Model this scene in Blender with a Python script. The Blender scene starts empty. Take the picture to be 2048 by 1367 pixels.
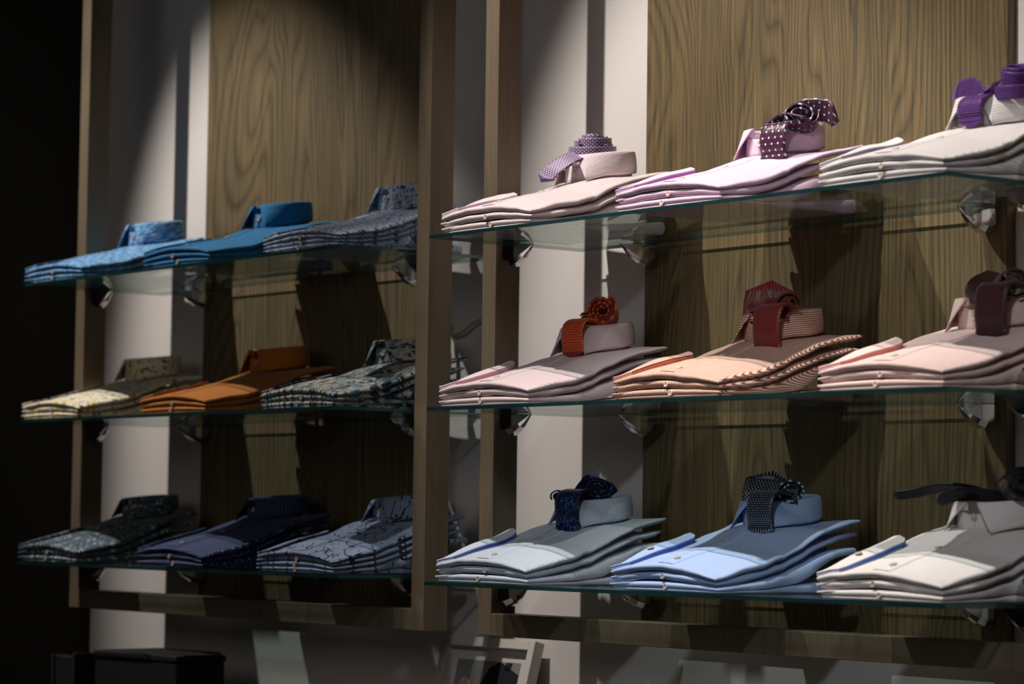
import bpy, math, random
from mathutils import Vector, Matrix, noise
C = bpy.context.scene.collection
sc = bpy.context.scene
PI = math.pi

# ------------------------------------------------------------------ camera
CAM = Vector((3.8729, -3.1161, 0.0))
YAW, PITCH, ROLL, FPX = 0.9234, 0.0628, 0.0137, 5665.1
f_ = Vector((-math.sin(YAW)*math.cos(PITCH), math.cos(YAW)*math.cos(PITCH), math.sin(PITCH)))
r_ = Vector((math.cos(YAW), math.sin(YAW), 0)); u_ = r_.cross(f_)
r2 = r_*math.cos(ROLL)+u_*math.sin(ROLL); u2 = u_*math.cos(ROLL)-r_*math.sin(ROLL)
cd = bpy.data.cameras.new('camera'); cam = bpy.data.objects.new('camera', cd); C.objects.link(cam)
m = Matrix.Identity(4)
for i in range(3):
    m[i][0] = r2[i]; m[i][1] = u2[i]; m[i][2] = -f_[i]; m[i][3] = CAM[i]
cam.matrix_world = m
cd.sensor_width = 36; cd.lens = FPX/2048*36; cd.clip_start = .05
cd.dof.use_dof = True; cd.dof.aperture_fstop = 5.0
cd.dof.focus_distance = (Vector((.30, -.30, .2))-CAM).dot(f_)
sc.camera = cam
# ------------------------------------------------------------------ view, world, lamps
sc.view_settings.view_transform = 'Standard'; sc.view_settings.look = 'None'
sc.view_settings.gamma = 1; sc.view_settings.exposure = 0.1
w = bpy.data.worlds.new('world'); sc.world = w; w.use_nodes = True
w.node_tree.nodes['Background'].inputs[0].default_value = (1, .95, .85, 1)
w.node_tree.nodes['Background'].inputs[1].default_value = .03
def spot(name, loc, tgt, power, ang, blend, size, col=(1, .93, .86)):
    l = bpy.data.lights.new(name, 'SPOT'); l.energy = power; l.color = col
    l.spot_size = math.radians(ang); l.spot_blend = blend; l.shadow_soft_size = size
    o = bpy.data.objects.new(name, l); C.objects.link(o); o.location = loc
    o.rotation_euler = (Vector(tgt)-Vector(loc)).to_track_quat('-Z', 'Y').to_euler()
    return o
LAMPS = [((-.11, -1.10, 2.05), (.38, -.17, .26), 172, 44, .60),
         ((.78, -1.12, 2.05), (.86, -.17, .26), 128, 41, .85),
         ((-1.69, -1.10, 2.05), (-1.02, -.14, .20), 165, 43, .60)]
for k, (lo, tg, pw, an, bl) in enumerate(LAMPS):
    spot('spot_lamp', lo, tg, pw, an, bl, .018)
al = bpy.data.lights.new('fill_light', 'AREA'); al.shape = 'RECTANGLE'; al.size = 2.4; al.size_y = 1.2; al.energy = 6.5; al.color = (1, .96, .91)  # broad weak fill added in front to lift the shaded collars and sides
ao = bpy.data.objects.new('fill_light', al); C.objects.link(ao); ao.location = (.9, -4.0, 1.2)
ao.rotation_euler = (Vector((.1, -.3, -.1))-ao.location).to_track_quat('-Z', 'Y').to_euler()

spot('spot_lamp', (2.75, -2.5, 1.9), (.80, -.3, .08), 84, 29, .9, .10, (.92, .96, 1))
# ------------------------------------------------------------------ materials
def lin(c):
    return tuple(((x/255)/12.92 if x/255 <= .04045 else ((x/255+.055)/1.055)**2.4) for x in c)+(1,)
class NT:
    def __init__(s, name):
        s.m = bpy.data.materials.new(name); s.m.use_nodes = True; s.t = s.m.node_tree
        s.b = s.t.nodes['Principled BSDF']; s.out = s.t.nodes['Material Output']
    def n(s, typ, **k):
        x = s.t.nodes.new(typ)
        for a, v in k.items(): setattr(x, a, v)
        return x
    def l(s, a, b): s.t.links.new(a, b)
    def val(s, sock, v):
        if isinstance(v, (int, float, tuple)): sock.default_value = v
        else: s.l(v, sock)
    def math(s, op, a, b=0.0, c=None):
        x = s.n('ShaderNodeMath', operation=op); s.val(x.inputs[0], a); s.val(x.inputs[1], b)
        if c is not None: s.val(x.inputs[2], c)
        return x.outputs[0]
    def mix(s, f, a, b):
        x = s.n('ShaderNodeMix', data_type='RGBA'); s.val(x.inputs[0], f); s.val(x.inputs[6], a); s.val(x.inputs[7], b)
        return x.outputs[2]
    def uv(s, sx=1, sy=1, rot=0, kind='UV'):
        t = s.n('ShaderNodeTexCoord'); mp = s.n('ShaderNodeMapping')
        mp.inputs['Scale'].default_value = (sx, sy, 1 if kind == 'UV' else sy); mp.inputs['Rotation'].default_value = (0, 0, rot)
        s.l(t.outputs[kind], mp.inputs[0]); return mp.outputs[0]
    def noise(s, vec, scale, detail=2, rough=.5, dist=0):
        x = s.n('ShaderNodeTexNoise'); s.l(vec, x.inputs['Vector']); x.inputs['Scale'].default_value = scale
        x.inputs['Detail'].default_value = detail; x.inputs['Roughness'].default_value = rough; x.inputs['Distortion'].default_value = dist
        return x
    def ramp(s, f, stops, interp='LINEAR'):
        x = s.n('ShaderNodeValToRGB'); x.color_ramp.interpolation = interp; e = x.color_ramp.elements
        while len(e) < len(stops): e.new(.5)
        for i, (p, c) in enumerate(stops): e[i].position = p; e[i].color = c
        s.l(f, x.inputs[0]); return x.outputs[0]
    def bump(s, h, st, dist=.001):
        x = s.n('ShaderNodeBump'); s.l(h, x.inputs['Height']); x.inputs['Strength'].default_value = st; x.inputs['Distance'].default_value = dist
        s.l(x.outputs[0], s.b.inputs['Normal'])
    def sep(s, v):
        x = s.n('ShaderNodeSeparateXYZ'); s.l(v, x.inputs[0]); return x.outputs
    def fin(s, col=None, rough=.5, metal=0, spec=.5, sheen=0):
        if col is not None: s.val(s.b.inputs['Base Color'], col)
        s.b.inputs['Roughness'].default_value = rough; s.b.inputs['Metallic'].default_value = metal
        s.b.inputs['Specular IOR Level'].default_value = spec; s.b.inputs['Sheen Weight'].default_value = sheen
        return s.m
def plain(name, c, rough=.6, metal=0, spec=.5, sheen=0):
    return NT(name).fin(c if len(c) == 4 else lin(c), rough, metal, spec, sheen)

def wood(name, light, dark, sx=9, rough=.5, seed=0.0):
    t = NT(name); tc = t.n('ShaderNodeTexCoord'); mp = t.n('ShaderNodeMapping'); t.l(tc.outputs['Object'], mp.inputs[0])
    mp.inputs['Scale'].default_value = (1, 1, .20); mp.inputs['Location'].default_value = (seed, seed*.7, seed*.3)
    n1 = t.noise(mp.outputs[0], 3.2, 2, .5, .5)
    x = t.sep(mp.outputs[0])
    a = t.math('ADD', t.math('MULTIPLY', x[0], sx*3.6), t.math('MULTIPLY', n1.outputs[0], sx*2.6))
    a = t.math('ADD', a, t.math('MULTIPLY', x[1], sx*3.0))
    ring = t.math('ABSOLUTE', t.math('SINE', t.math('MULTIPLY', a, 7.0)))
    mp2 = t.n('ShaderNodeMapping'); t.l(tc.outputs['Object'], mp2.inputs[0]); mp2.inputs['Scale'].default_value = (1, 1, .022)
    wv = t.n('ShaderNodeVectorMath', operation='MULTIPLY_ADD'); t.l(n1.outputs['Color'], wv.inputs[0]); wv.inputs[1].default_value = (.05, 0, 0); t.l(mp2.outputs[0], wv.inputs[2])
    fine = t.noise(wv.outputs[0], 430, 4, .7)
    med = t.noise(wv.outputs[0], 150, 4, .7)
    blot = t.noise(mp.outputs[0], 4, 3, .6)
    f = t.math('ADD', t.math('MULTIPLY', t.math('POWER', ring, .7), .15), t.math('MULTIPLY', fine.outputs[0], .50))
    f = t.math('ADD', f, t.math('MULTIPLY', med.outputs[0], .42))
    f = t.math('ADD', f, t.math('MULTIPLY', blot.outputs[0], .30))
    mid = tuple((a_*.45+b_*.55) for a_, b_ in zip(light, dark))
    c = t.ramp(f, [(.56, dark), (.70, mid), (.88, light)])
    t.bump(fine.outputs[0], .25, .0006)
    return t.fin(c, rough, 0, .35)

def wall_mat():
    t = NT('painted_plaster'); tc = t.n('ShaderNodeTexCoord'); n = t.noise(tc.outputs['Object'], 180, 3)
    n2 = t.noise(tc.outputs['Object'], 2, 2)
    c = t.mix(t.math('MULTIPLY', n2.outputs[0], .5), (.70, .655, .625, 1), (.64, .60, .58, 1)); t.bump(n.outputs[0], .12, .0006)
    return t.fin(c, .7, 0, .25)

def glass_face():
    t = NT('shelf_glass'); t.t.nodes.remove(t.b)
    g = t.n('ShaderNodeNewGeometry'); d = t.n('ShaderNodeVectorMath', operation='DOT_PRODUCT')
    t.l(g.outputs['Normal'], d.inputs[0]); t.l(g.outputs['Incoming'], d.inputs[1])
    c = t.math('ABSOLUTE', d.outputs['Value'])
    f = t.math('ADD', t.math('MULTIPLY', t.math('POWER', t.math('SUBTRACT', 1, c), 5), .72), .04)
    tr = t.n('ShaderNodeBsdfTransparent'); tr.inputs[0].default_value = (.855, .895, .895, 1)
    gl = t.n('ShaderNodeBsdfGlossy'); gl.inputs[0].default_value = (.9, .97, .95, 1); gl.inputs['Roughness'].default_value = .02
    mx = t.n('ShaderNodeMixShader'); t.l(f, mx.inputs[0]); t.l(tr.outputs[0], mx.inputs[1]); t.l(gl.outputs[0], mx.inputs[2])
    t.l(mx.outputs[0], t.out.inputs[0]); return t.m
def glass_edge():
    t = NT('glass_edge'); tc = t.n('ShaderNodeTexCoord'); n = t.noise(tc.outputs['Object'], 9, 2)
    t.t.nodes.remove(t.b)
    tr = t.n('ShaderNodeBsdfTransparent'); tr.inputs[0].default_value = (.10, .27, .28, 1)
    df = t.n('ShaderNodeBsdfTranslucent'); df.inputs[0].default_value = (.02, .10, .105, 1)
    d2 = t.n('ShaderNodeBsdfDiffuse'); t.l(t.ramp(n.outputs[0], [(.3, (.010, .048, .054, 1)), (.7, (.026, .088, .092, 1))]), d2.inputs[0])
    gl = t.n('ShaderNodeBsdfGlossy'); gl.inputs[0].default_value = (.7, .95, .95, 1); gl.inputs['Roughness'].default_value = .15
    def mix(f, a, b):
        x = t.n('ShaderNodeMixShader'); x.inputs[0].default_value = f; t.l(a, x.inputs[1]); t.l(b, x.inputs[2]); return x.outputs[0]
    s = mix(.5, d2.outputs[0], df.outputs[0]); s = mix(.3, s, tr.outputs[0]); s = mix(.10, s, gl.outputs[0])
    t.l(s, t.out.inputs[0]); return t.m

def weave(t, amt=.25):
    v = t.uv(1, 1); n = t.noise(v, 1500, 2); w_ = t.noise(t.uv(1, .55, .5), 26, 4, .55, .6)
    rd = t.math('ABSOLUTE', t.math('SUBTRACT', w_.outputs[0], .5))
    t.bump(t.math('ADD', t.math('MULTIPLY', rd, 1.6), t.math('MULTIPLY', n.outputs[0], amt*.22)), .55, .0045)
def cloth(name, c, rough=.85, sheen=.15):
    t = NT(name); v = t.uv(); n = t.noise(v, 60, 3)
    a = c if len(c) == 4 else lin(c); b = tuple(x*.93 for x in a[:3])+(1,)
    weave(t); return t.fin(t.mix(n.outputs[0], a, b), rough, 0, .2, sheen)
def stripes(name, a, b, period, duty=.5, rough=.85, soft=.15, axis=0, dash=0):
    t = NT(name); s = t.sep(t.uv())
    f = t.math('FRACT', t.math('DIVIDE', s[axis], period)); d = t.math('ABSOLUTE', t.math('SUBTRACT', f, .5))
    k = t.math('SMOOTH_MIN', 1.0, t.math('MAXIMUM', 0.0, t.math('DIVIDE', t.math('SUBTRACT', duty/2+soft/2, d), soft)), .01)
    if dash:
        g = t.math('FRACT', t.math('DIVIDE', s[1-axis], dash)); k = t.math('MULTIPLY', k, t.math('GREATER_THAN', g, .35))
    weave(t, .15); return t.fin(t.mix(k, lin(a), lin(b)), rough, 0, .2, .1)
def mottled(name, cols, sx, sy, scale, rough=.85, detail=4, dist=0, interp='LINEAR'):
    t = NT(name); v = t.uv(sx, sy); n = t.noise(v, scale, detail, .65, dist)
    k = len(cols); st = [(.30+.40*i/(k-1), lin(c)) for i, c in enumerate(cols)]
    weave(t, .15); return t.fin(t.ramp(n.outputs[0], st, interp), rough, 0, .2, .1)
def floral(name, base, cols, scale, thr=.42, rough=.85):
    t = NT(name); v = t.uv(); wob = t.noise(v, 160, 3)
    add = t.n('ShaderNodeVectorMath', operation='MULTIPLY_ADD'); t.l(wob.outputs['Color'], add.inputs[0]); add.inputs[1].default_value = (.006, .006, 0); t.l(v, add.inputs[2])
    col = lin(base)
    for i, (sc_, th) in enumerate(((scale, thr), (scale*1.7, thr*.9))):
        vo = t.n('ShaderNodeTexVoronoi'); t.l(add.outputs[0], vo.inputs['Vector']); vo.inputs['Scale'].default_value = sc_
        s = t.sep(vo.outputs['Color']); cr = t.ramp(s[0], [(j/len(cols), lin(c)) for j, c in enumerate(cols)], 'CONSTANT')
        k = t.math('LESS_THAN', vo.outputs['Distance'], t.math('MULTIPLY', s[1], th*1.5)); col = t.mix(k, col, cr)
    weave(t, .15); return t.fin(col, rough, 0, .2, .1)
def vines(name, base, ink):
    t = NT(name); v = t.uv(); vo = t.n('ShaderNodeTexVoronoi'); t.l(v, vo.inputs['Vector']); vo.inputs['Scale'].default_value = 30
    sub = t.n('ShaderNodeVectorMath', operation='SUBTRACT'); t.l(v, sub.inputs[0])
    dv = t.n('ShaderNodeVectorMath', operation='DIVIDE'); t.l(vo.outputs['Position'], dv.inputs[0]); dv.inputs[1].default_value = (1, 1, 1)
    t.l(dv.outputs[0], sub.inputs[1]); s = t.sep(sub.outputs[0]); rc = t.sep(vo.outputs['Color'])
    ang = t.math('ADD', t.math('ARCTAN2', s[1], s[0]), t.math('MULTIPLY', rc[1], 6))
    pet = t.math('ADD', .25, t.math('MULTIPLY', .15, t.math('COSINE', t.math('MULTIPLY', ang, 5))))
    d = vo.outputs['Distance']
    flower = t.math('MULTIPLY', t.math('LESS_THAN', d, pet), t.math('GREATER_THAN', d, t.math('MULTIPLY', pet, .45)))
    flower = t.math('MAXIMUM', flower, t.math('LESS_THAN', d, .05))
    flower = t.math('MULTIPLY', flower, t.math('GREATER_THAN', rc[0], .45))
    n = t.noise(v, 20, 0); vine = t.math('LESS_THAN', t.math('ABSOLUTE', t.math('SUBTRACT', n.outputs[0], .5)), .016)
    v2 = t.n('ShaderNodeTexVoronoi'); v2.inputs['Scale'].default_value = 1; t.l(t.uv(75, 150, .7), v2.inputs['Vector']); r3 = t.sep(v2.outputs['Color'])
    leaf = t.math('MULTIPLY', t.math('LESS_THAN', v2.outputs['Distance'], .30), t.math('GREATER_THAN', r3[0], .72))
    k = t.math('MAXIMUM', t.math('MAXIMUM', flower, leaf), vine)
    weave(t, .15); return t.fin(t.mix(k, lin(base), lin(ink)), .85, 0, .2, .1)
def dots(name, base, ink, px, py, r, rough=.85, elong=1.0, ink2=None, spec=.3):
    t = NT(name); s = t.sep(t.uv())
    row = t.math('FLOOR', t.math('DIVIDE', s[1], py))
    u = t.math('ADD', t.math('DIVIDE', s[0], px), t.math('MULTIPLY', row, .5))
    fu = t.math('SUBTRACT', t.math('FRACT', u), .5); fv = t.math('SUBTRACT', t.math('FRACT', t.math('DIVIDE', s[1], py)), .5)
    du = t.math('MULTIPLY', fu, px); dv = t.math('DIVIDE', t.math('MULTIPLY', fv, py), elong)
    d = t.math('SQRT', t.math('ADD', t.math('MULTIPLY', du, du), t.math('MULTIPLY', dv, dv)))
    col = t.mix(t.math('LESS_THAN', d, r), lin(base), lin(ink))
    if ink2:
        fu2 = t.math('SUBTRACT', t.math('FRACT', t.math('ADD', u, .5)), .5); du2 = t.math('MULTIPLY', fu2, px)
        d2 = t.math('SQRT', t.math('ADD', t.math('MULTIPLY', du2, du2), t.math('MULTIPLY', dv, dv)))
        col = t.mix(t.math('LESS_THAN', d2, r*.5), col, lin(ink2))
    weave(t, .12); return t.fin(col, rough, 0, spec, .1)
def weavetie(name, a, b, p, rough=.45):
    t = NT(name); s = t.sep(t.uv())
    row = t.math('FLOOR', t.math('DIVIDE', s[1], p)); fu = t.math('FRACT', t.math('ADD', t.math('DIVIDE', s[0], p*1.6), t.math('MULTIPLY', row, .5)))
    fv = t.math('FRACT', t.math('DIVIDE', s[1], p))
    k = t.math('MULTIPLY', t.math('GREATER_THAN', fu, .38), t.math('GREATER_THAN', fv, .30)); t.bump(k, .4, .0006)
    return t.fin(t.mix(k, lin(b), lin(a)), rough, 0, .4, .2)

M = dict(
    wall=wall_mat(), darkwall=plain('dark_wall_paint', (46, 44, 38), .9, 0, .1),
    floor=plain('dark_floor', (46, 42, 36), .6), ceil=plain('ceiling_paint', (60, 58, 54), .9),
    panel=wood('ash_panel', (.215, .150, .070, 1), (.052, .045, .027, 1), 9, .5, 3.1),
    panel2=wood('ash_panel_left', (.225, .160, .082, 1), (.060, .051, .031, 1), 7, .5, 7.7),
    post=wood('post_wood', (.172, .132, .088, 1), (.112, .086, .056, 1), 1.2, .45, 1.3),
    gface=glass_face(), gedge=glass_edge(),
    chrome=plain('chrome', (.62, .61, .60, 1), .09, 1.0), dark=plain('black_rubber', (10, 10, 10), .6),
    pearl=plain('pearl_button', (225, 205, 185), .3), ringbtn=plain('horn_button', (188, 170, 160), .3),
    thread=plain('button_thread', (120, 95, 85), .8),
    alu=plain('frame_lacquer', (205, 200, 192), .35), mat_=plain('mount_card', (200, 195, 192), .9),
    leather=plain('black_leather', (8, 7, 8), .7), redl=plain('oxblood_edge', (34, 13, 10), .7), navyl=plain('navy_case', (9, 10, 15), .7),
    counter=wood('counter_wood', (.09, .07, .05, 1), (.03, .025, .02, 1), 5, .5, 5.0),
    twig=plain('pale_cord', (170, 158, 140), .7))

# ------------------------------------------------------------------ helpers
class MB:
    def __init__(s): s.v = []; s.f = []; s.mi = []; s.uvs = []
    def vert(s, p): s.v.append(tuple(p)); return len(s.v)-1
    def face(s, idx, uv=None, mi=0): s.f.append(tuple(idx)); s.mi.append(mi); s.uvs.append(uv)
    def box(s, a, b, mi=0):
        x0, y0, z0 = a; x1, y1, z1 = b
        i = [s.vert(p) for p in ((x0,y0,z0),(x1,y0,z0),(x1,y1,z0),(x0,y1,z0),(x0,y0,z1),(x1,y0,z1),(x1,y1,z1),(x0,y1,z1))]
        for q in ((0,3,2,1),(4,5,6,7),(0,1,5,4),(1,2,6,5),(2,3,7,6),(3,0,4,7)): s.face([i[k] for k in q], None, mi)
    def build(s, name, mats, parent=None, smooth=False, bevel=0, loc=None):
        me = bpy.data.meshes.new(name); me.from_pydata(s.v, [], s.f); me.update()
        if not isinstance(mats, (list, tuple)): mats = [mats]
        for mt in mats: me.materials.append(mt)
        uvl = me.uv_layers.new(name='uv')
        for p, mi, uv in zip(me.polygons, s.mi, s.uvs):
            p.material_index = mi; p.use_smooth = smooth
            for k, li in enumerate(p.loop_indices):
                if uv: uvl.data[li].uv = uv[k]
                else:
                    c = me.vertices[me.loops[li].vertex_index].co; uvl.data[li].uv = (c.x, c.y+c.z)
        o = bpy.data.objects.new(name, me); C.objects.link(o)
        if parent: o.parent = parent
        if loc: o.location = loc
        if bevel:
            b = o.modifiers.new('bevel', 'BEVEL'); b.width = bevel; b.segments = 2; b.limit_method = 'ANGLE'
        return o
def empty(name, loc, label, cat, group=None, rz=0):
    o = bpy.data.objects.new(name, None); C.objects.link(o); o.location = loc; o.rotation_euler = (0, 0, rz)
    o.empty_display_size = .03; o['label'] = label; o['category'] = cat
    if group: o['group'] = group
    return o
def tag(o, label, cat, group=None):
    o['label'] = label; o['category'] = cat
    if group: o['group'] = group
    return o
def struct(o): o['kind'] = 'structure'; return o
def ss(a, b, x):
    t = max(0, min(1, (x-a)/(b-a))); return t*t*(3-2*t)
def interp(pts, x):
    if x <= pts[0][0]: return pts[0][1]
    for (a, p), (b, q) in zip(pts, pts[1:]):
        if x <= b: return p+(q-p)*(x-a)/(b-a)
    return pts[-1][1]

# ------------------------------------------------------------------ room shell
WL = -1.81
def bx(name, a, b, mat, **k): s = MB(); s.box(a, b); return s.build(name, mat, **k)
struct(bx('wall_back', (WL, 0, -1.55), (3.2, .12, 2.6), M['wall']))
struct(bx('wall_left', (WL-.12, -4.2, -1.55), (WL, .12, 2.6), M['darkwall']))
struct(bx('floor', (WL-.12, -4.2, -1.65), (5.5, .12, -1.55), M['floor']))
struct(bx('ceiling', (WL-.12, -4.2, 2.6), (5.5, .12, 2.7), M['ceil']))

# ------------------------------------------------------------------ wood panels and frames
def bay(x0, lab, panmat, plab):
    p = bx('wood_panel', (0, -.02, 0), (.835, -.0005, 1.85), panmat, bevel=.001)
    p.location = (x0+.152, 0, -.19); tag(p, plab, 'panel', 'wood back panels')
    fr = empty('wooden_frame', (x0+.6, -.19, -.197), lab, 'frame', 'floating wooden frames')
    yf, yb = -.026, .026; h = 1.75
    for xa, xb in ((-.650, -.612), (.612, .650)):
        bx('post', (xa, yf, 0), (xb, yb, h), M['post'], parent=fr, bevel=.0012)
    bx('bottom_rail', (-.612, yf, 0), (.612, yb, .038), M['post'], parent=fr, bevel=.0012)
    bx('top_rail', (-.612, yf, h-.038), (.612, yb, h), M['post'], parent=fr, bevel=.0012)
    for xx in (-.631, .631):      # stand-off brackets holding the frame away from the wall
        bx('wall_bracket', (xx-.015, yb, 1.60), (xx+.015, .19, 1.63), M['dark'], parent=fr)
X1, X2 = -1.461, 0.0
bay(X2, 'brown wooden frame around the pastel shirts and ties on the right', M['panel'], 'olive brown wood panel behind the pastel shirts with ties')
bay(X1, 'brown wooden frame around the blue, orange and printed shirts on the left', M['panel2'], 'olive brown wood panel behind the blue and printed shirts')

# ------------------------------------------------------------------ glass shelves and clamps
ZS = {(2, 'top'): .4767, (2, 'mid'): .1869, (2, 'bot'): -.1042, (1, 'top'): .4802, (1, 'mid'): .1955, (1, 'bot'): -.0992}
SD, SR, GT = .365, .035, .006
NAMES = {'top': 'upper', 'mid': 'middle', 'bot': 'lowest'}
def shelf(x0, z, lab):
    s = MB(); a = (x0, -SD, z-GT); b = (x0+1.2, -SR, z); s.box(a, b)
    s.mi = [0, 0, 1, 1, 1, 1]
    o = s.build('glass_shelf', [M['gface'], M['gedge']]); tag(o, lab, 'shelf', 'glass shelves'); return o
def clamp_mesh(s, up):
    # one jaw: profile in (t out from wall, z), tapering in width towards the tip
    prof = [(.070, .0000), (.060, .0105), (.047, .0215), (.033, .0300), (.020, .0350), (.010, .0330), (.003, .0255), (0, .016)]
    base = [(.070, 0), (.060, 0), (.047, 0), (.033, 0), (.020, 0), (.010, 0), (.003, 0), (0, 0)]
    sg = 1 if up else -1; z0 = .0036*sg
    rows = []
    for (t, h), (_, _) in zip(prof, base):
        wdt = .002+.0165*(1-(t/.07)**1.6)
        q = []
        for k, fr in ((-1, 0), (-1, .75), (-.55, 1.0), (0, 1.03), (.55, 1.0), (1, .75), (1, 0)):
            q.append(s.vert((k*wdt, -t, z0+sg*max(h, .0004)*fr)))
        rows.append(q)
    for a, b in zip(rows, rows[1:]):
        for i in range(6):
            f = [a[i], a[i+1], b[i+1], b[i]]; s.face(f if not up else f[::-1])
        f = [a[6], a[0], b[0], b[6]]; s.face(f if not up else f[::-1])
    s.face(rows[0]); s.face(rows[-1][::-1])
def make_clamp():
    r = empty('shelf_clamp', (0, 0, 0), 'x', 'clamp', 'chrome shelf clamps')
    for up in (True, False):
        s = MB(); clamp_mesh(s, up); s.build('upper_jaw' if up else 'lower_jaw', M['chrome'], parent=r, smooth=False, bevel=.0008)
    s = MB(); s.box((-.012, -.004, -.010), (.012, .0, .010)); s.build('mounting_plate', M['dark'], parent=r)
    return r
clamp0 = None
def clamp(loc, rz, lab):
    global clamp0
    if clamp0 is None: clamp0 = make_clamp(); r = clamp0
    else:
        r = clamp0.copy(); C.objects.link(r)
        for ch in clamp0.children:
            c = ch.copy(); C.objects.link(c); c.parent = r
    r.location = loc; r.rotation_euler = (0, 0, rz); r['label'] = lab
for b, x0, side in ((2, X2, 'right'), (1, X1, 'left')):
    for lv in ('top', 'mid', 'bot'):
        z = ZS[(b, lv)]; nm = NAMES[lv]
        shelf(x0, z, '%s glass shelf of the %s frame' % (nm, side))
        zc = z-GT/2
        clamp((x0+.172, -.0205, zc), 0, 'chrome clamp at left edge of wood panel under %s glass shelf, %s frame' % (nm, side))
        clamp((x0+.955, -.0205, zc), 0, 'chrome clamp at right edge of wood panel under %s glass shelf, %s frame' % (nm, side))
        clamp((x0-.0115, -.19, zc), PI/2, 'chrome clamp on left post of %s frame gripping %s shelf' % (side, nm))
        clamp((x0+1.2115, -.19, zc), -PI/2, 'chrome clamp on right post of %s frame gripping %s shelf' % (side, nm))

# ------------------------------------------------------------------ shirts
HEM = [(0, .0245), (.05, .037), (.10, .0465), (.14, .058), (.17, .071), (.20, .084), (.25, .0985), (.29, .108)]
HW = .122
def prof(x, y, st):
    lift = st['lift']
    z = interp(HEM, y)
    z = .5*z+.25*interp(HEM, y-.012)+.25*interp(HEM, y+.012)
    z = z*(1-.18*lift*0)
    arch = (.011+.004*ss(0, .10, y))*(1-ss(.16, .27, y))+.002
    xx = x/HW
    z += arch*(1-xx*xx)+.0035*(-xx)*(1-ss(.1, .25, y))
    s = st['seed']
    z += .0040*noise.noise(Vector((x*9+s, y*9, s*1.7)))*ss(0, .03, y+.012)
    z += .0013*noise.noise(Vector((x*34+s*2, y*17, s)))
    z += .0030*(1-2.4*abs(noise.noise(Vector((x*8-y*7+s, x*4+y*9, s*2.3)))))*ss(.05, .12, y)*(1-.6*ss(.16, .2, y))*.6
    # soft diagonal crease of the folded chest
    z += -.0022*math.exp(-((y-.13-.35*(x-.08))/.007)**2)*ss(.02, .10, x)
    return z*st['hs']
def layer(x, y, j, st):
    n = st['n']
    s_ = st['seed']; hemf = (j+1)/n; rear = .62+.38*j/(n-1)
    k = ss(.03, .26, y)
    f = hemf*(1-k)+rear*k
    z = prof(x, y, st)*f
    rg = 1-2.2*abs(noise.noise(Vector((x*5+s_*1.3, y*17+s_, j*2.3))))
    z += .0026*rg*ss(.11, .20, y)*(1 if j < n-1 else .55)*ss(.03, .11, abs(x))
    if j < n-1: z += .0011*noise.noise(Vector((x*25+j*9, y*22+st['seed'], j*3.1)))*ss(.03, .08, y)
    return z
def bottom(x, y, j, st):
    t = layer(x, y, j, st)
    if j == 0: return max(.0006, t-.011-0*y)*ss(.09, .24, y)+.0006*(1-ss(.09, .24, y))
    below = layer(x, y, j-1, st)+.0007
    return max(below, t-(.0108-.0025*ss(.05, .25, y)))
def edge_coords(L, n, e):
    c = [0, .0004, .0014, .003, .0055]
    mid = [c[-1]+(L-2*c[-1])*k/n for k in range(1, n)]
    return c+mid+[L-x for x in c[::-1]]
def slab(s, top, bot, xl, xr, y0, y1, e=.0045, nx=22, ny=34, uvo=(0, 0)):
    """closed cushion-edged slab between two height functions; xl/xr/y0/y1 are outline functions"""
    us = edge_coords(2*HW, nx, e); vs = edge_coords(.28, ny, e)
    T = []; B = []
    for v in vs:
        a = v/.28; rt = []; rb = []
        for u in us:
            b = u/(2*HW)
            yy0, yy1 = y0(b), y1(b); y = yy0+(yy1-yy0)*a; x = xl(y)+(xr(y)-xl(y))*b
            d = min(u, 2*HW-u, v, .28-v); h = math.sqrt(max(0, 1-(1-min(1, d/e))**2)) if d < e else 1
            zt, zb = top(x, y), bot(x, y); mz = zt*.55+zb*.45
            rt.append(s.vert((x, y, mz+(zt-mz)*h)))
            rb.append(rt[-1] if d == 0 else s.vert((x, y, mz+(zb-mz)*h)))
        T.append(rt); B.append(rb)
    def uvf(i):
        p = s.v[i]; k = ss(.085, .118, abs(p[0]))*(1 if p[0] > 0 else -1)*ss(.004, .02, p[1]); return (p[0]+k*p[2]*1.1+uvo[0], p[1]+p[2]*.8*(1-abs(k))+uvo[1])
    for j in range(len(vs)-1):
        for i in range(len(us)-1):
            q = (T[j][i], T[j][i+1], T[j+1][i+1], T[j+1][i]); s.face(q, [uvf(k) for k in q])
            q = (B[j][i], B[j+1][i], B[j+1][i+1], B[j][i+1])
            s.face(q, [uvf(k) for k in q])
def disc(s, c, nrm, r, th=.0016):
    nrm = Vector(nrm).normalized(); a = nrm.orthogonal().normalized(); b = nrm.cross(a); c = Vector(c)
    prs = [(0, th*.35), (r*.35, th*.4), (r*.62, th*.55), (r*.78, th), (r*.93, th*.9), (r, th*.4), (r*.95, -th*.2)]
    rings = []
    for rr, h in prs:
        if rr == 0: rings.append([s.vert(c+nrm*h)]*16)
        else: rings.append([s.vert(c+a*rr*math.cos(k*PI/8)+b*rr*math.sin(k*PI/8)+nrm*h) for k in range(16)])
    for p, q in zip(rings, rings[1:]):
        for k in range(16):
            l = (k+1) % 16
            s.face((p[k], q[k], q[l]) if p[0] == p[1] else (p[k], q[k], q[l], p[l]))
def button(parent, c, nrm, mat, r=.0056, name='button'):
    s = MB(); disc(s, c, nrm, r); o = s.build(name, mat, parent=parent, smooth=True)
    t = MB(); n = Vector(nrm).normalized(); cc = Vector(c)+n*.0009; a = n.orthogonal().normalized()*.0014; b = n.cross(a)*1.0
    for q in (a+b, a-b, -a+b, -a-b): disc(t, cc+q, n, .0006, .0004)
    t.build('stitching', M['thread'], parent=o, smooth=True); return o
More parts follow.
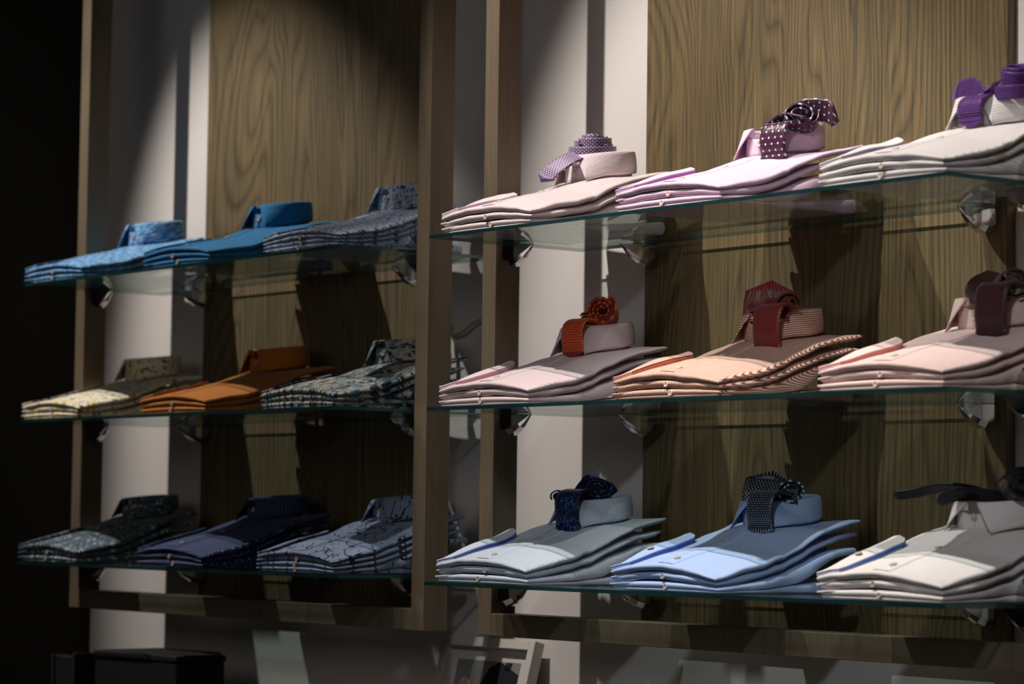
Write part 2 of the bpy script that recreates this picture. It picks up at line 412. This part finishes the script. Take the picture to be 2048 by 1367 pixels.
def shirt(base, j, st, mat, lining, labels, btn, cuff=True, collar=True, group=None, rz=0):
    rnd = random.Random(int(st['seed']*100)+j*7); n = st['n']; topmost = j == n-1
    zj = layer(0, 0, j-1, st) if j else 0
    o = empty('dress_shirt', (base[0], base[1], base[2]+.0008+zj), labels[j], 'shirt', group, rz)
    p1 = rnd.random()*9; p2 = rnd.random()*9; p3 = rnd.random()*9
    sft = (rnd.random()-.5)*.005 if not topmost else 0
    w = HW+(.0 if topmost else (rnd.random()-.6)*.005)
    top = lambda x, y: layer(x, y, j, st)-zj
    bot = lambda x, y: bottom(x, y, j, st)-zj
    flare = (.012 if topmost else rnd.uniform(.004, .014))
    def xr(y): return w+sft+.0034*noise.noise(Vector((y*26, p1, j)))+.0030*(1-2*abs(noise.noise(Vector((y*19, p1+4, j*1.7)))))*ss(.08, .14, y)+flare*ss(.235, .285, y)-.006*math.exp(-((y-.14)/.03)**2)
    def xl(y): return -w+sft+.0025*noise.noise(Vector((y*26, p2, j)))-flare*.6*ss(.235, .285, y)
    def y0(b): return (0 if topmost else rnd_y)+.0022*noise.noise(Vector((b*5, p3, j)))
    rnd_y = rnd.uniform(.001, .004)
    ye = .272 if topmost else rnd.uniform(.262, .280)
    def y1(b): return ye+.010*abs(2*b-1)**3
    s = MB()
    if j == 0:
        mid = lambda x, y: top(x, y)*.5
        slab(s, top, lambda x, y: max(bot(x, y), top(x, y)*.36), xl, xr, y0, y1)
        slab(s, lambda x, y: min(top(x, y)*.34, .0052+.10*max(0, y-.1)), lambda x, y: .0002, lambda y: xl(y)+.001, lambda y: xr(y)-.002, lambda b: y0(b)+.0015, lambda b: y1(b)-.004, nx=12, ny=22)
    else:
        k = lambda x, y: bot(x, y)+(top(x, y)-bot(x, y))*.24
        slab(s, top, lambda x, y: k(x, y)+.0002, xl, xr, y0, y1)
        slab(s, k, bot, lambda y: xl(y)+.0022, lambda y: xr(y)-.0040, lambda b: y0(b)+.0034, lambda b: y1(b)-.006, nx=12, ny=22, uvo=(.003, .01))
    s.build('body', mat, parent=o, smooth=True)
    # placket seams: a slightly raised strip down the centre of the front
    if topmost:
        s = MB(); rows = []
        for q in range(24):
            y = .0065+.160*q/23; rows.append([s.vert((x, y, top(x, y)+dz)) for x, dz in ((-.0172, -.0004), (-.0168, .0008), (-.008, .0011), (.008, .0011), (.0168, .0008), (.0172, -.0004))])
        for a, b in zip(rows, rows[1:]):
            for i in range(5):
                q = (a[i], a[i+1], b[i+1], b[i]); s.face(q, [(s.v[k][0], s.v[k][1]+s.v[k][2]*.8) for k in q])
        s.build('placket', mat, parent=o, smooth=True)
        for y in (.030, .118):
            dz = (top(0, y+.004)-top(0, y-.004))/.008
            button(o, (0, y, top(0, y)+.0012), (0, -dz, 1), btn)
    else:
        bxx = rnd.uniform(-.012, .014)
        zm = (top(bxx, .002)+bot(bxx, .002))/2
        button(o, (bxx, rnd_y-.0004, zm), (0, -1, .15), btn, .0046)
    # cuff: the folded sleeve end lying along the left edge
    if cuff:
        L = (st.get('cl', .142) if topmost else rnd.uniform(.05, .09)); rise = st['rise'] if topmost else 0
        cw = .040 if topmost else rnd.uniform(.03, .06)
        def mk(zlo, zhi, dx, L_):
            s = MB()
            def ct(x, y): return zhi(x, y)
            def cb(x, y): return zlo(x, y)
            slab(s, ct, cb, lambda y: -w-.001+dx, lambda y: -w+dx+cw*math.sqrt(max(.02, 1-max(0, (y-L_*.86)/(L_*.15))**2)), lambda b: .0008+.004*b, lambda b: L_-.006*b, e=.0014, nx=8, ny=16)
            return s
        if topmost:
            h = lambda x, y: top(x, y)+.0010+rise*ss(.0, .09, y)*(1-.75*ss(-w+.015, -w+cw, x))
            mk(lambda x, y: h(x, y)+.0022, lambda x, y: h(x, y)+.0048, 0, L).build('cuff', mat, parent=o, smooth=True)
            cf = mk(lambda x, y: top(x, y)-.0002, lambda x, y: top(x, y)+.0022, .0012, L-.004).build('cuff', mat, parent=o, smooth=True)
            mk(lambda x, y: top(x, y)+.0021, lambda x, y: h(x, y)+.0024, .0028, L-.0015).build('cuff_lining', lining, parent=cf, smooth=True)
            if st.get('cuffbtn'):
                button(o, (-w+.020, .062, h(-w+.020, .062)+.0064), (0, -.3, 1), btn)
        else:
            mk(lambda x, y: top(x, y)-.0030, lambda x, y: top(x, y)-.0002, -.001, L).build('cuff', mat, parent=o, smooth=True)
    if topmost and collar: make_collar(o, top, mat, lining, btn, st)
    return o
def sheet(s, grid, th, mi=0, uvf=None):
    """thick sheet from a grid of (point, normal) rows"""
    R = len(grid); K = len(grid[0]); O = []; I = []
    for r in grid:
        O.append([s.vert(p+n*th/2) for p, n in r]); I.append([s.vert(p-n*th/2) for p, n in r])
    def F(q, ks): s.face(q, [uvf(*k) for k in ks] if uvf else None, mi)
    for a in range(R-1):
        for b in range(K-1):
            ks = ((a, b), (a, b+1), (a+1, b+1), (a+1, b))
            F([O[i][k] for i, k in ks], ks); F([I[i][k] for i, k in ks][::-1], ks[::-1])
    for a in range(R-1):
        for b in (0, K-1):
            ks = ((a, b), (a+1, b)); q = [O[a][b], O[a+1][b], I[a+1][b], I[a][b]]
            if b: q = q[::-1]
            s.face(q, [uvf(a, b)]*4 if uvf else None, mi)
    for b in range(K-1):
        for a in (0, R-1):
            q = [O[a][b+1], O[a][b], I[a][b], I[a][b+1]]
            if a: q = q[::-1]
            s.face(q, [uvf(a, b)]*4 if uvf else None, mi)
def fix(grid):
    """grid of points -> grid of (point, normal)"""
    R = len(grid); K = len(grid[0]); out = []
    for a in range(R):
        row = []
        for b in range(K):
            du = grid[min(a+1, R-1)][b]-grid[max(a-1, 0)][b]; dv = grid[a][min(b+1, K-1)]-grid[a][max(b-1, 0)]
            n = du.cross(dv)
            n = n.normalized() if n.length > 1e-9 else Vector((0, 0, 1))
            row.append((grid[a][b], n))
        out.append(row)
    return out
CY = .2395
def make_collar(o, top, mat, lining, btn, st):
    ch = st.get('ch', 1.0)
    def topcurve(th, dr=0):
        rx, ry = .067-dr, .0565-dr
        z0 = top(0, .2)
        return Vector((rx*math.sin(th), CY-ry*math.cos(th), 0)), (.136+.013*(1-math.cos(th))/2)*ch-st['zj']
    N = 60; th0 = math.radians(9)
    leaf = []
    for a in range(N+1):
        th = th0+(2*PI-2*th0)*a/N
        p, zt = topcurve(th); sgn = 1 if th < PI else -1
        tt = th if th < PI else 2*PI-th
        k = 1-ss(math.radians(9), math.radians(78), tt)
        q = Vector((.070*math.sin(th), CY-.0590*math.cos(th), 0))
        P = Vector((sgn*.047, .176, 0)); q = q.lerp(P, min(1, k*1.0))
        zb = top(q.x, q.y)+.0012+.003*(1-k)
        col = []
        for b in range(9):
            f = b/8
            pt = Vector((p.x+(q.x-p.x)*f, p.y+(q.y-p.y)*f, zt+(zb-zt)*f))
            bul = math.sin(f*PI)*.0012
            d = Vector((pt.x, pt.y-CY, 0)); d = d.normalized() if d.length else d
            col.append(pt+d*bul)
        leaf.append(col)
    # rolled fold: extra rows turning over the top to the inside
    grid = []
    for a, col in enumerate(leaf):
        th = th0+(2*PI-2*th0)*a/N; d = Vector((math.sin(th), -math.cos(th), 0))
        pin = [col[0]-d*.0045+Vector((0, 0, -.010)), col[0]-d*.0042+Vector((0, 0, -.002)), col[0]-d*.0022+Vector((0, 0, .0012))]
        grid.append(pin+col)
    arc = .38
    s = MB(); sheet(s, fix(grid), .0016, uvf=lambda a, b: (b*.0062, a/N*arc)); c = s.build('collar', mat, parent=o, smooth=True)
    g = []
    for a in range(N+1):
        th = -math.radians(7)+(2*PI+math.radians(10))*a/N
        p, zt = topcurve(th, .0055); zb = top(p.x, p.y)-.002; zt -= .004+.012*math.exp(-(math.sin(th/2)/.25)**2)
        dd = Vector((math.sin(th), -math.cos(th), 0))*(.0012*a/N)
        g.append([Vector((p.x, p.y, zt+(zb-zt)*b/5))+dd for b in range(6)])
    s = MB(); sheet(s, fix(g), .0014, uvf=lambda a, b: (b*.008, a/N*arc)); s.build('collar_stand', mat, parent=o, smooth=True)
    z = (top(0, .18)+.021)
    button(c, (.002, CY-.0522, z), (0, -1, .1), btn, .0058, 'collar_button')

def stack(b, lv, xc, n, mat, lining, btn, names, seed, group, **kw):
    z = ZS[(b, lv)]; x0 = X2 if b == 2 else X1
    st = dict(seed=seed, n=n, lift=0, hs=kw.get('hs', 1.0), ch=kw.get('ch', 1.0), cuffbtn=kw.get('cuffbtn', False), cl=kw.get('cl', .142), rise=kw.get('rise', .011))
    rz = kw.get('rz', 0)
    for j in range(n):
        st['zj'] = (layer(0, 0, j-1, st) if j else 0)
        shirt((xc, -.355, z), j, st, mat, lining, names, btn, cuff=kw.get('cuff', True), group=group, rz=rz)
    return st
def ordn(n, what, where):
    # bottom first
    pos = {3: ['bottom', 'middle', 'topmost'], 4: ['bottom', 'second from bottom', 'third from bottom', 'topmost']}[n]
    out = []
    for k in range(n):
        if k == n-1: out.append('%s on top of its stack, collar up, %s' % (what, where))
        else: out.append('%s, %s in its stack, %s' % (what, pos[k], where))
    return out
FX = dict(
    s11=cloth('pale_pink_cotton', (226, 210, 212)), l11=cloth('mauve_lining', (190, 165, 180)),
    s12=cloth('lilac_cotton', (214, 184, 205)), l12=cloth('purple_lining', (150, 90, 165)),
    s13=stripes('white_pinstripe', (230, 222, 220), (165, 158, 156), .0045, .20, axis=0, dash=.0016), l13=cloth('grey_lining', (110, 100, 125)),
    s21=stripes('blush_fine_stripe', (228, 210, 212), (205, 182, 186), .0018, .4), l21=cloth('rose_lining', (200, 140, 160)),
    s22=stripes('rust_and_cream_stripe', (238, 205, 188), (150, 78, 58), .0042, .42), l22=cloth('rust_lining', (200, 110, 80)),
    s23=cloth('shell_pink_cotton', (234, 204, 198)), l23=cloth('coral_lining', (215, 120, 110)),
    s31=dots('ice_blue_jacquard', (200, 210, 222), (178, 192, 212), .006, .0045, .0016), l31=cloth('royal_lining', (45, 80, 165)),
    s32=cloth('sky_blue_cotton', (166, 190, 230)), l32=cloth('cobalt_lining', (50, 85, 180)),
    s33=cloth('white_cotton', (222, 216, 214)), l33=cloth('blue_lining', (45, 95, 180)),
    p11=mottled('blue_watercolour_print', [(24, 56, 104), (60, 122, 178), (120, 165, 205), (225, 225, 215)], 1, .35, 170),
    p12=cloth('petrol_blue_cotton', (16, 106, 156)),
    p13=mottled('blue_white_speckle_print', [(14, 20, 44), (34, 78, 142), (130, 165, 208), (226, 226, 230), (60, 104, 165), (20, 40, 84)], 1, 1, 100, detail=5),
    p21=floral('yellow_meadow_floral_print', (232, 224, 200), [(60, 105, 150), (215, 165, 40), (235, 200, 90), (110, 60, 95), (210, 170, 60), (80, 130, 165), (230, 215, 150)], 95, .40),
    p22=cloth('tan_orange_cotton', (178, 108, 34)),
    p23=mottled('navy_brushstroke_print', [(8, 14, 28), (8, 16, 32), (20, 60, 90), (216, 208, 180), (70, 120, 155), (10, 24, 42), (8, 14, 30), (206, 200, 176)], 1.6, .8, 22, detail=5, dist=1.6),
    p31=floral('slate_fleck_print', (66, 84, 100), [(66, 84, 100), (185, 190, 182), (205, 205, 195), (100, 120, 135)], 120, .36),
    p32=dots('navy_dash_print', (10, 24, 70), (140, 160, 205), .0062, .0056, .0009, elong=1.7),
    p33=vines('grey_blue_vine_print', (128, 142, 172), (12, 12, 18)),
)
dl = cloth('dark_lining', (30, 34, 50))
XC = [.142, .603, 1.062]
WB = {'top': 'upper right shelf', 'mid': 'middle right shelf', 'bot': 'lowest right shelf'}
WA = {'top': 'upper left shelf', 'mid': 'middle left shelf', 'bot': 'lowest left shelf'}
B2 = [('top', 0, 's11', 'l11', 'pearl', 'pale pink dress shirt'), ('top', 1, 's12', 'l12', 'pearl', 'lilac dress shirt'), ('top', 2, 's13', 'l13', 'pearl', 'white grey-striped dress shirt'),
      ('mid', 0, 's21', 'l21', 'pearl', 'blush pink pinstriped dress shirt'), ('mid', 1, 's22', 'l22', 'pearl', 'rust striped dress shirt'), ('mid', 2, 's23', 'l23', 'pearl', 'shell pink dress shirt'),
      ('bot', 0, 's31', 'l31', 'ringbtn', 'textured ice blue dress shirt'), ('bot', 1, 's32', 'l32', 'ringbtn', 'sky blue dress shirt'), ('bot', 2, 's33', 'l33', 'ringbtn', 'white blue-cuffed dress shirt')]
ST = {}
for k, (lv, i, m1, m2, bt, what) in enumerate(B2):
    ST[(lv, i)] = stack(2, lv, XC[i], 3, FX[m1], FX[m2], M[bt], ordn(3, what, WB[lv]), 1.37+k*2.91, what+'s in a stack',
                        cuffbtn=(lv == 'bot' and i > 0), hs=1.04 if lv == 'bot' else 1.0, cl=.15 if lv == 'bot' else .142)
XA = [-1.357, -.86, -.420]
B1 = [('top', 0, 'p11', 3, 'blue watercolour print shirt'), ('top', 1, 'p12', 3, 'plain petrol blue shirt'), ('top', 2, 'p13', 4, 'blue white speckled shirt'),
      ('mid', 0, 'p21', 3, 'yellow and blue flower print shirt'), ('mid', 1, 'p22', 3, 'plain tan orange shirt'), ('mid', 2, 'p23', 3, 'navy cream brushstroke print shirt'),
      ('bot', 0, 'p31', 3, 'slate shirt with pale flecks'), ('bot', 1, 'p32', 3, 'navy shirt with white dashes'), ('bot', 2, 'p33', 4, 'grey blue black-flowered shirt')]
for k, (lv, i, m1, n, what) in enumerate(B1):
    stack(1, lv, XA[i], n, FX[m1], dl if i != 1 else FX[m1], M['ringbtn'], ordn(n, what, WA[lv]), 31.7+k*3.37, what+'s in a stack', hs=(.92 if lv != 'bot' else 1.0), ch=.95, rise=.003)

# ------------------------------------------------------------------ ties
def ribbon(s, pts, wd, hw, th, uvs=1.0, tip0=0, tip1=0):
    """flat band along pts, wd = width direction per point, optional pointed ends"""
    L = 0; g = []; us = []
    n = len(pts)
    for k, p in enumerate(pts):
        if k: L += (pts[k]-pts[k-1]).length
        us.append(L)
    for k, p in enumerate(pts):
        w_ = hw[k] if isinstance(hw, list) else hw; row = []
        for q in range(9):
            f = -1+q/4; sh = Vector((0, 0, 0))
            if k == n-1 and tip1: sh = (pts[-1]-pts[-2]).normalized()*tip1*(1-abs(f))
            if k == 0 and tip0: sh = (pts[0]-pts[1]).normalized()*tip0*(1-abs(f))
            row.append(p+wd[k]*w_*f+sh)
        g.append(row)
    hwv = hw[0] if isinstance(hw, list) else hw
    sheet(s, fix(g), th, uvf=lambda a, b: ((-1+b/4)*hwv, us[a]))
def catmull(P, n=8):
    out = []
    for i in range(len(P)-1):
        p0 = P[max(i-1, 0)]; p1 = P[i]; p2 = P[i+1]; p3 = P[min(i+2, len(P)-1)]
        for k in range(n):
            t = k/n; out.append(.5*((2*p1)+(p2-p0)*t+(2*p0-5*p1+4*p2-p3)*t*t+(3*p1-p0-3*p2+p3)*t**3))
    out.append(P[-1].copy()); return out
def roll_band(s, c, axis, r0, r1, turns, hw, th, lift=0, phase=0, squash=1.0, tilt=Vector((0, 0, 0))):
    axis = Vector(axis).normalized(); up = Vector((0, 0, 1)) if abs(axis.z) < .9 else Vector((0, 1, 0))
    e1 = up.cross(axis).normalized(); e2 = axis.cross(e1).normalized(); P = []; n = int(turns*26)
    for k in range(n+1):
        f = k/n; a = phase+f*turns*2*PI; r = r0+(r1-r0)*f
        P.append(Vector(c)+e1*r*math.cos(a)+e2*r*math.sin(a)*squash+axis*lift*(1-f))
    ribbon(s, P, [axis]*len(P), hw, th)
    return P[-1]
def tie(lv, i, mat, label, spec, lining=None):
    xc = XC[i]; z = ZS[(2, lv)]
    o = empty('necktie', (xc, -.355+.17, z+.085), label, 'tie', 'neckties laid over the shirt collars')
    off = Vector((0, .17, .085))
    V = lambda p: Vector(p)-off
    t = spec['tail']   # points from the collar top forward and down, half width, width direction
    P = catmull([V(p) for p in t['pts']]); wd = Vector(t.get('wd', (1, .12, 0))).normalized()
    s = MB(); ribbon(s, P, [wd]*len(P), t['hw'], .0035, tip1=t.get('tip', .012)); s.build('tail_blade', mat, parent=o, smooth=True)
    for r in spec.get('rolls', []):
        s = MB(); r = dict(r); r['c'] = V(r['c']); roll_band(s, **r); s.build('rolled_band', mat, parent=o, smooth=True)
    for b in spec.get('blades', []):
        P = catmull([V(p) for p in b['pts']]); wd = Vector(b['wd']).normalized()
        s = MB(); ribbon(s, P, [wd]*len(P), b['hw'], .004, tip0=b.get('tip0', 0), tip1=b.get('tip1', 0)); s.build('wide_blade', mat, parent=o, smooth=True)
AX = (.80, -.60, 0)    # horizontal, roughly out towards the shop
AS = (.60, .80, 0)
def tailp(x, z0, z1, y=.168, top=.012):
    return [(x, y+.04, z0+.006), (x, y+.016, z0+top), (x, y-.002, z0+.002), (x, y-.006, (z0+z1)/2), (x, y-.003, z1+.008), (x, y-.004, z1)]
tie('top', 0, weavetie('lilac_grenadine', (196, 172, 200), (74, 54, 96), .0036), 'lilac woven necktie coiled on pale pink shirt collar, upper right shelf',
    dict(tail=dict(pts=[(.02, .215, .136), (.014, .195, .139), (.006, .172, .132), (-.008, .152, .115), (-.020, .142, .100)], hw=.0185, wd=(.9, .1, -.35), tip=.012),
         rolls=[dict(c=(.000, .224, .146), axis=(.08, -.12, 1), r0=.034, r1=.043, turns=1.5, hw=.009, th=.003, lift=.006),
                dict(c=(.004, .226, .159), axis=(.05, -.10, 1), r0=.022, r1=.033, turns=1.6, hw=.009, th=.003, lift=.006, phase=1.0),
                dict(c=(.000, .228, .168), axis=(.05, -.05, 1), r0=.008, r1=.022, turns=1.7, hw=.008, th=.003, lift=.004, phase=2)]))
tie('top', 1, dots('plum_spotted_silk', (58, 22, 46), (190, 205, 230), .0125, .0095, .0017, rough=.35, ink2=(160, 50, 50), spec=.5), 'dark plum necktie with pale blue spots on lilac shirt collar',
    dict(tail=dict(pts=tailp(.060, .128, .084), hw=.025, tip=.008),
         rolls=[dict(c=(.055, .222, .146), axis=(.75, -.55, .35), r0=.010, r1=.030, turns=2.2, hw=.026, th=.003, squash=.8)],
         blades=[dict(pts=[(.020, .215, .122), (.035, .218, .140), (.060, .222, .162), (.100, .235, .160), (.114, .238, .150)], wd=(.35, -.3, .85), hw=.018, tip0=.006, tip1=.014),
                 dict(pts=[(.018, .19, .132), (.03, .195, .140), (.050, .20, .148), (.085, .21, .140)], wd=(.3, -.7, .5), hw=.015, tip1=.010)]))
tie('top', 2, stripes('violet_ribbed_silk', (112, 66, 140), (44, 20, 66), .0030, .5, .42, axis=1), 'violet ribbed necktie with open coil, on white striped shirt at upper right',
    dict(tail=dict(pts=tailp(.014, .124, .096), hw=.0205, tip=.010),
         rolls=[dict(c=(.050, .222, .156), axis=(.15, -.22, 1), r0=.012, r1=.026, turns=2.2, hw=.014, th=.0028, lift=.012),
                dict(c=(.044, .224, .142), axis=(.05, -.15, 1), r0=.028, r1=.040, turns=1.3, hw=.010, th=.003, lift=.0)],
         blades=[dict(pts=[(.004, .20, .128), (-.012, .205, .142), (-.030, .21, .150), (-.060, .215, .150)], wd=(.45, -.2, .9), hw=.021, tip1=.012),
                 dict(pts=[(.045, .19, .150), (.028, .186, .142), (.014, .18, .130)], wd=(.7, 0, .6), hw=.014)]))
tie('mid', 0, weavetie('rust_orange_knit', (238, 92, 24), (130, 38, 10), .0042, .6), 'rust orange necktie rolled in a spiral on blush striped shirt collar',
    dict(tail=dict(pts=tailp(.030, .138, .094), hw=.0235, tip=.011),
         rolls=[dict(c=(.036, .222, .163), axis=(.72, -.66, .20), r0=.006, r1=.0255, turns=3.1, hw=.027, th=.0038, phase=.5, lift=-.014),
                dict(c=(.004, .214, .150), axis=AX, r0=.008, r1=.014, turns=1.3, hw=.020, th=.0026, phase=.5)]))
tie('mid', 1, dots('wine_red_silk', (96, 28, 30), (190, 80, 70), .0042, .0030, .0010, rough=.4, spec=.5), 'dark wine red necktie with upright point on rust striped shirt collar',
    dict(tail=dict(pts=tailp(.050, .138, .080), hw=.0265, tip=.011),
         rolls=[dict(c=(.03, .226, .150), axis=AX, r0=.010, r1=.022, turns=1.6, hw=.022, th=.003), dict(c=(-.030, .205, .136), axis=AX, r0=.003, r1=.008, turns=1.5, hw=.016, th=.002)],
         blades=[dict(pts=[(-.012, .218, .118), (-.014, .22, .140), (-.014, .222, .160), (-.014, .226, .176)], wd=AS, hw=.037, tip1=.018),
                 dict(pts=[(.040, .19, .128), (.030, .200, .150), (.024, .212, .162), (.022, .224, .160)], wd=(1, .1, 0), hw=.026)]))
tie('mid', 2, weavetie('maroon_grenadine', (86, 36, 42), (34, 12, 16), .0034), 'maroon textured necktie on shell pink shirt collar at right',
    dict(tail=dict(pts=tailp(.056, .144, .084), hw=.0265, tip=.011),
         rolls=[dict(c=(.04, .224, .156), axis=AX, r0=.010, r1=.028, turns=2.0, hw=.024, th=.003, phase=.3)],
         blades=[dict(pts=[(-.018, .212, .130), (-.024, .214, .146), (-.014, .218, .162), (.012, .222, .172)], wd=(.7, .3, -.4), hw=.016, tip1=.006)]))
tie('bot', 0, floral('midnight_floral_silk', (16, 22, 48), [(16, 22, 48), (40, 80, 170), (12, 14, 30), (60, 110, 190)], 260, .42, .4), 'midnight blue necktie with bright blue flower print on ice blue shirt',
    dict(tail=dict(pts=tailp(.022, .144, .092), hw=.0265, tip=.011),
         rolls=[dict(c=(.030, .222, .154), axis=(.75, -.6, .25), r0=.008, r1=.022, turns=2.0, hw=.026, th=.003, squash=.75),
                dict(c=(-.050, .200, .146), axis=AX, r0=.005, r1=.013, turns=1.6, hw=.018, th=.0026, squash=.8)],
         blades=[dict(pts=[(-.03, .215, .140), (-.012, .218, .160), (.006, .222, .172), (.052, .236, .158)], wd=(.5, -.5, .7), hw=.013, tip1=.010),
                 dict(pts=[(-.055, .198, .138), (-.03, .2, .146), (.0, .205, .146), (.05, .225, .146)], wd=(.2, -.2, 1), hw=.012)]))
tie('bot', 1, dots('navy_pin_dot_silk', (14, 18, 34), (175, 190, 215), .0052, .0036, .0009, rough=.38, spec=.5), 'navy pin dot necktie with upright point on sky blue shirt collar',
    dict(tail=dict(pts=tailp(.038, .142, .096), hw=.0250, tip=.011),
         rolls=[dict(c=(.036, .226, .150), axis=(.8, -.55, .2), r0=.010, r1=.024, turns=1.8, hw=.026, th=.003, squash=.8)],
         blades=[dict(pts=[(-.010, .218, .122), (-.014, .22, .140), (-.014, .222, .156), (-.010, .226, .172)], wd=(.62, .75, -.12), hw=.036, tip1=.016),
                 dict(pts=[(.0, .20, .136), (.030, .20, .146), (.065, .215, .146)], wd=(.1, -.2, 1), hw=.012)]))
tie('bot', 2, cloth('black_satin', (18, 18, 30), .4), 'black necktie with one end sticking out, on white shirt at lower right',
    dict(tail=dict(pts=[(.0, .225, .150), (-.03, .21, .158), (-.075, .20, .160), (-.115, .19, .152), (-.150, .185, .148)], hw=.010, wd=(.3, -.75, .5), tip=.008),
         rolls=[dict(c=(.055, .226, .160), axis=(.8, -.55, .2), r0=.008, r1=.032, turns=2.4, hw=.028, th=.003, squash=.75)],
         blades=[dict(pts=[(-.07, .195, .142), (-.045, .198, .148), (-.015, .205, .150), (.03, .22, .146)], wd=(.3, -.4, .9), hw=.010, tip0=.010)]))

# ------------------------------------------------------------------ low counter, boxes, picture, cord
ct = empty('counter', (.2, -.30, -1.55), 'dark wooden counter against the wall under both frames', 'counter')
bx('worktop', (-1.9, -.30, .98), (1.9, .298, 1.01), M['counter'], parent=ct, bevel=.002)
bx('cabinet_body', (-1.88, -.27, 0), (1.88, .297, .98), M['counter'], parent=ct)
CZ = -.54
pf = empty('picture_frame', (-.262, -.108, CZ+.0035), 'pale lacquered picture frame leaning on the wall below the gap between frames', 'picture frame')
pf.rotation_euler = (-math.radians(14.5), 0, 0)
W2, H2 = .139, .332
bx('frame_side', (-W2, -.009, 0), (-W2+.017, .013, H2), M['alu'], parent=pf, bevel=.0008)
bx('frame_side', (W2-.017, -.009, 0), (W2, .013, H2), M['alu'], parent=pf, bevel=.0008)
bx('frame_top', (-W2+.017, -.009, H2-.017), (W2-.017, .013, H2), M['alu'], parent=pf, bevel=.0008)
bx('frame_bottom', (-W2+.017, -.009, 0), (W2-.017, .013, .017), M['alu'], parent=pf, bevel=.0008)
bx('backing', (-W2+.004, .010, .004), (W2-.004, .0125, H2-.004), M['dark'], parent=pf)
bx('mount', (-W2+.016, .0045, .016), (W2-.016, .0098, H2-.016), M['mat_'], parent=pf)
s = MB()
def flat(s, pts, y, mi=0):
    s.face([s.vert((x, y, z)) for x, z in pts], None, mi)
flat(s, [(-.095, .04), (.095, .04), (.095, H2-.040), (-.095, H2-.040)], .0040, 0)
flat(s, [(.005, H2-.052), (.035, H2-.040), (.100-.005, H2-.062), (.095, H2-.150), (.03, H2-.16), (-.018, H2-.092)], .0036, 1)
flat(s, [(.052, H2-.041), (.072, H2-.041), (.066, H2-.058), (.050, H2-.055)], .0036, 1)
for cx_, cz_, r in ((-.060, H2-.088, .016), (-.035, H2-.100, .014), (-.078, H2-.105, .013)):
    flat(s, [(cx_+r*math.cos(k*PI/10), cz_+r*math.sin(k*PI/10)) for k in range(20)], .0034, 2)
flat(s, [(-.045, H2-.118), (.02, H2-.112), (.095, H2-.155), (.095, H2-.20), (-.05, H2-.20)], .0032, 3)
s.build('print', [plain('print_grey', (128, 124, 120), .8), plain('print_navy', (14, 16, 28), .8), plain('print_beige', (185, 165, 145), .8), plain('print_pale', (205, 205, 208), .8)], parent=pf)

bxs = empty('document_box', (-1.19, -.26, CZ+.001), 'large black box on the counter below the left frame', 'box', rz=.10)
bx('box_body', (-.017, -.06, 0), (.185, .10, .255), M['leather'], parent=bxs, bevel=.003)
bx('lid', (-.020, -.063, .255), (.188, .103, .268), M['leather'], parent=bxs, bevel=.003)
b2 = empty('case', (-1.345, -.26, CZ+.001), 'dark navy case with oxblood edges at far lower left', 'case')
bx('case_body', (-.045, -.05, 0), (.035, .06, .248), M['navyl'], parent=b2, bevel=.002)
bx('edge_strip', (-.055, -.054, 0), (-.045, .06, .250), M['redl'], parent=b2, bevel=.001)
bx('edge_strip', (.035, -.054, 0), (.045, .06, .256), M['redl'], parent=b2, bevel=.001)
b3 = empty('small_box', (-.949, -.26, CZ+.001), 'smaller black box right of the large black box', 'box')
bx('box_body', (-.045, -.05, 0), (.05, .06, .255), M['leather'], parent=b3, bevel=.004)
bx('lid', (-.047, -.052, .255), (.052, .062, .268), M['leather'], parent=b3, bevel=.003)

def tube(s, P, r, n=8):
    P = catmull([Vector(p) for p in P], 6); rings = []
    for k, p in enumerate(P):
        t = (P[min(k+1, len(P)-1)]-P[max(k-1, 0)]).normalized(); a = t.orthogonal().normalized() if k == 0 else (a-t*a.dot(t)).normalized(); b = t.cross(a)
        rr = r*(1-.35*k/len(P)); rings.append([s.vert(p+a*rr*math.cos(2*PI*q/n)+b*rr*math.sin(2*PI*q/n)) for q in range(n)])
    for A, B in zip(rings, rings[1:]):
        for q in range(n): s.face((A[q], A[(q+1) % n], B[(q+1) % n], B[q]))
    s.face(rings[0][::-1]); s.face(rings[-1])
s = MB()
tube(s, [(-.435, -.012, .365), (-.434, -.012, .330), (-.427, -.012, .300), (-.430, -.012, .270), (-.438, -.012, .255)], .0055)
tube(s, [(-.438, -.012, .348), (-.410, -.014, .343), (-.380, -.014, .350), (-.345, -.012, .366), (-.31, -.012, .372)], .0035)
tube(s, [(-.452, -.012, .262), (-.425, -.014, .272), (-.405, -.014, .276)], .0060)
tag(s.build('dry_branch', M['twig'], smooth=True), 'bent pale dry branch on the wall in the gap between the two frames', 'branch')
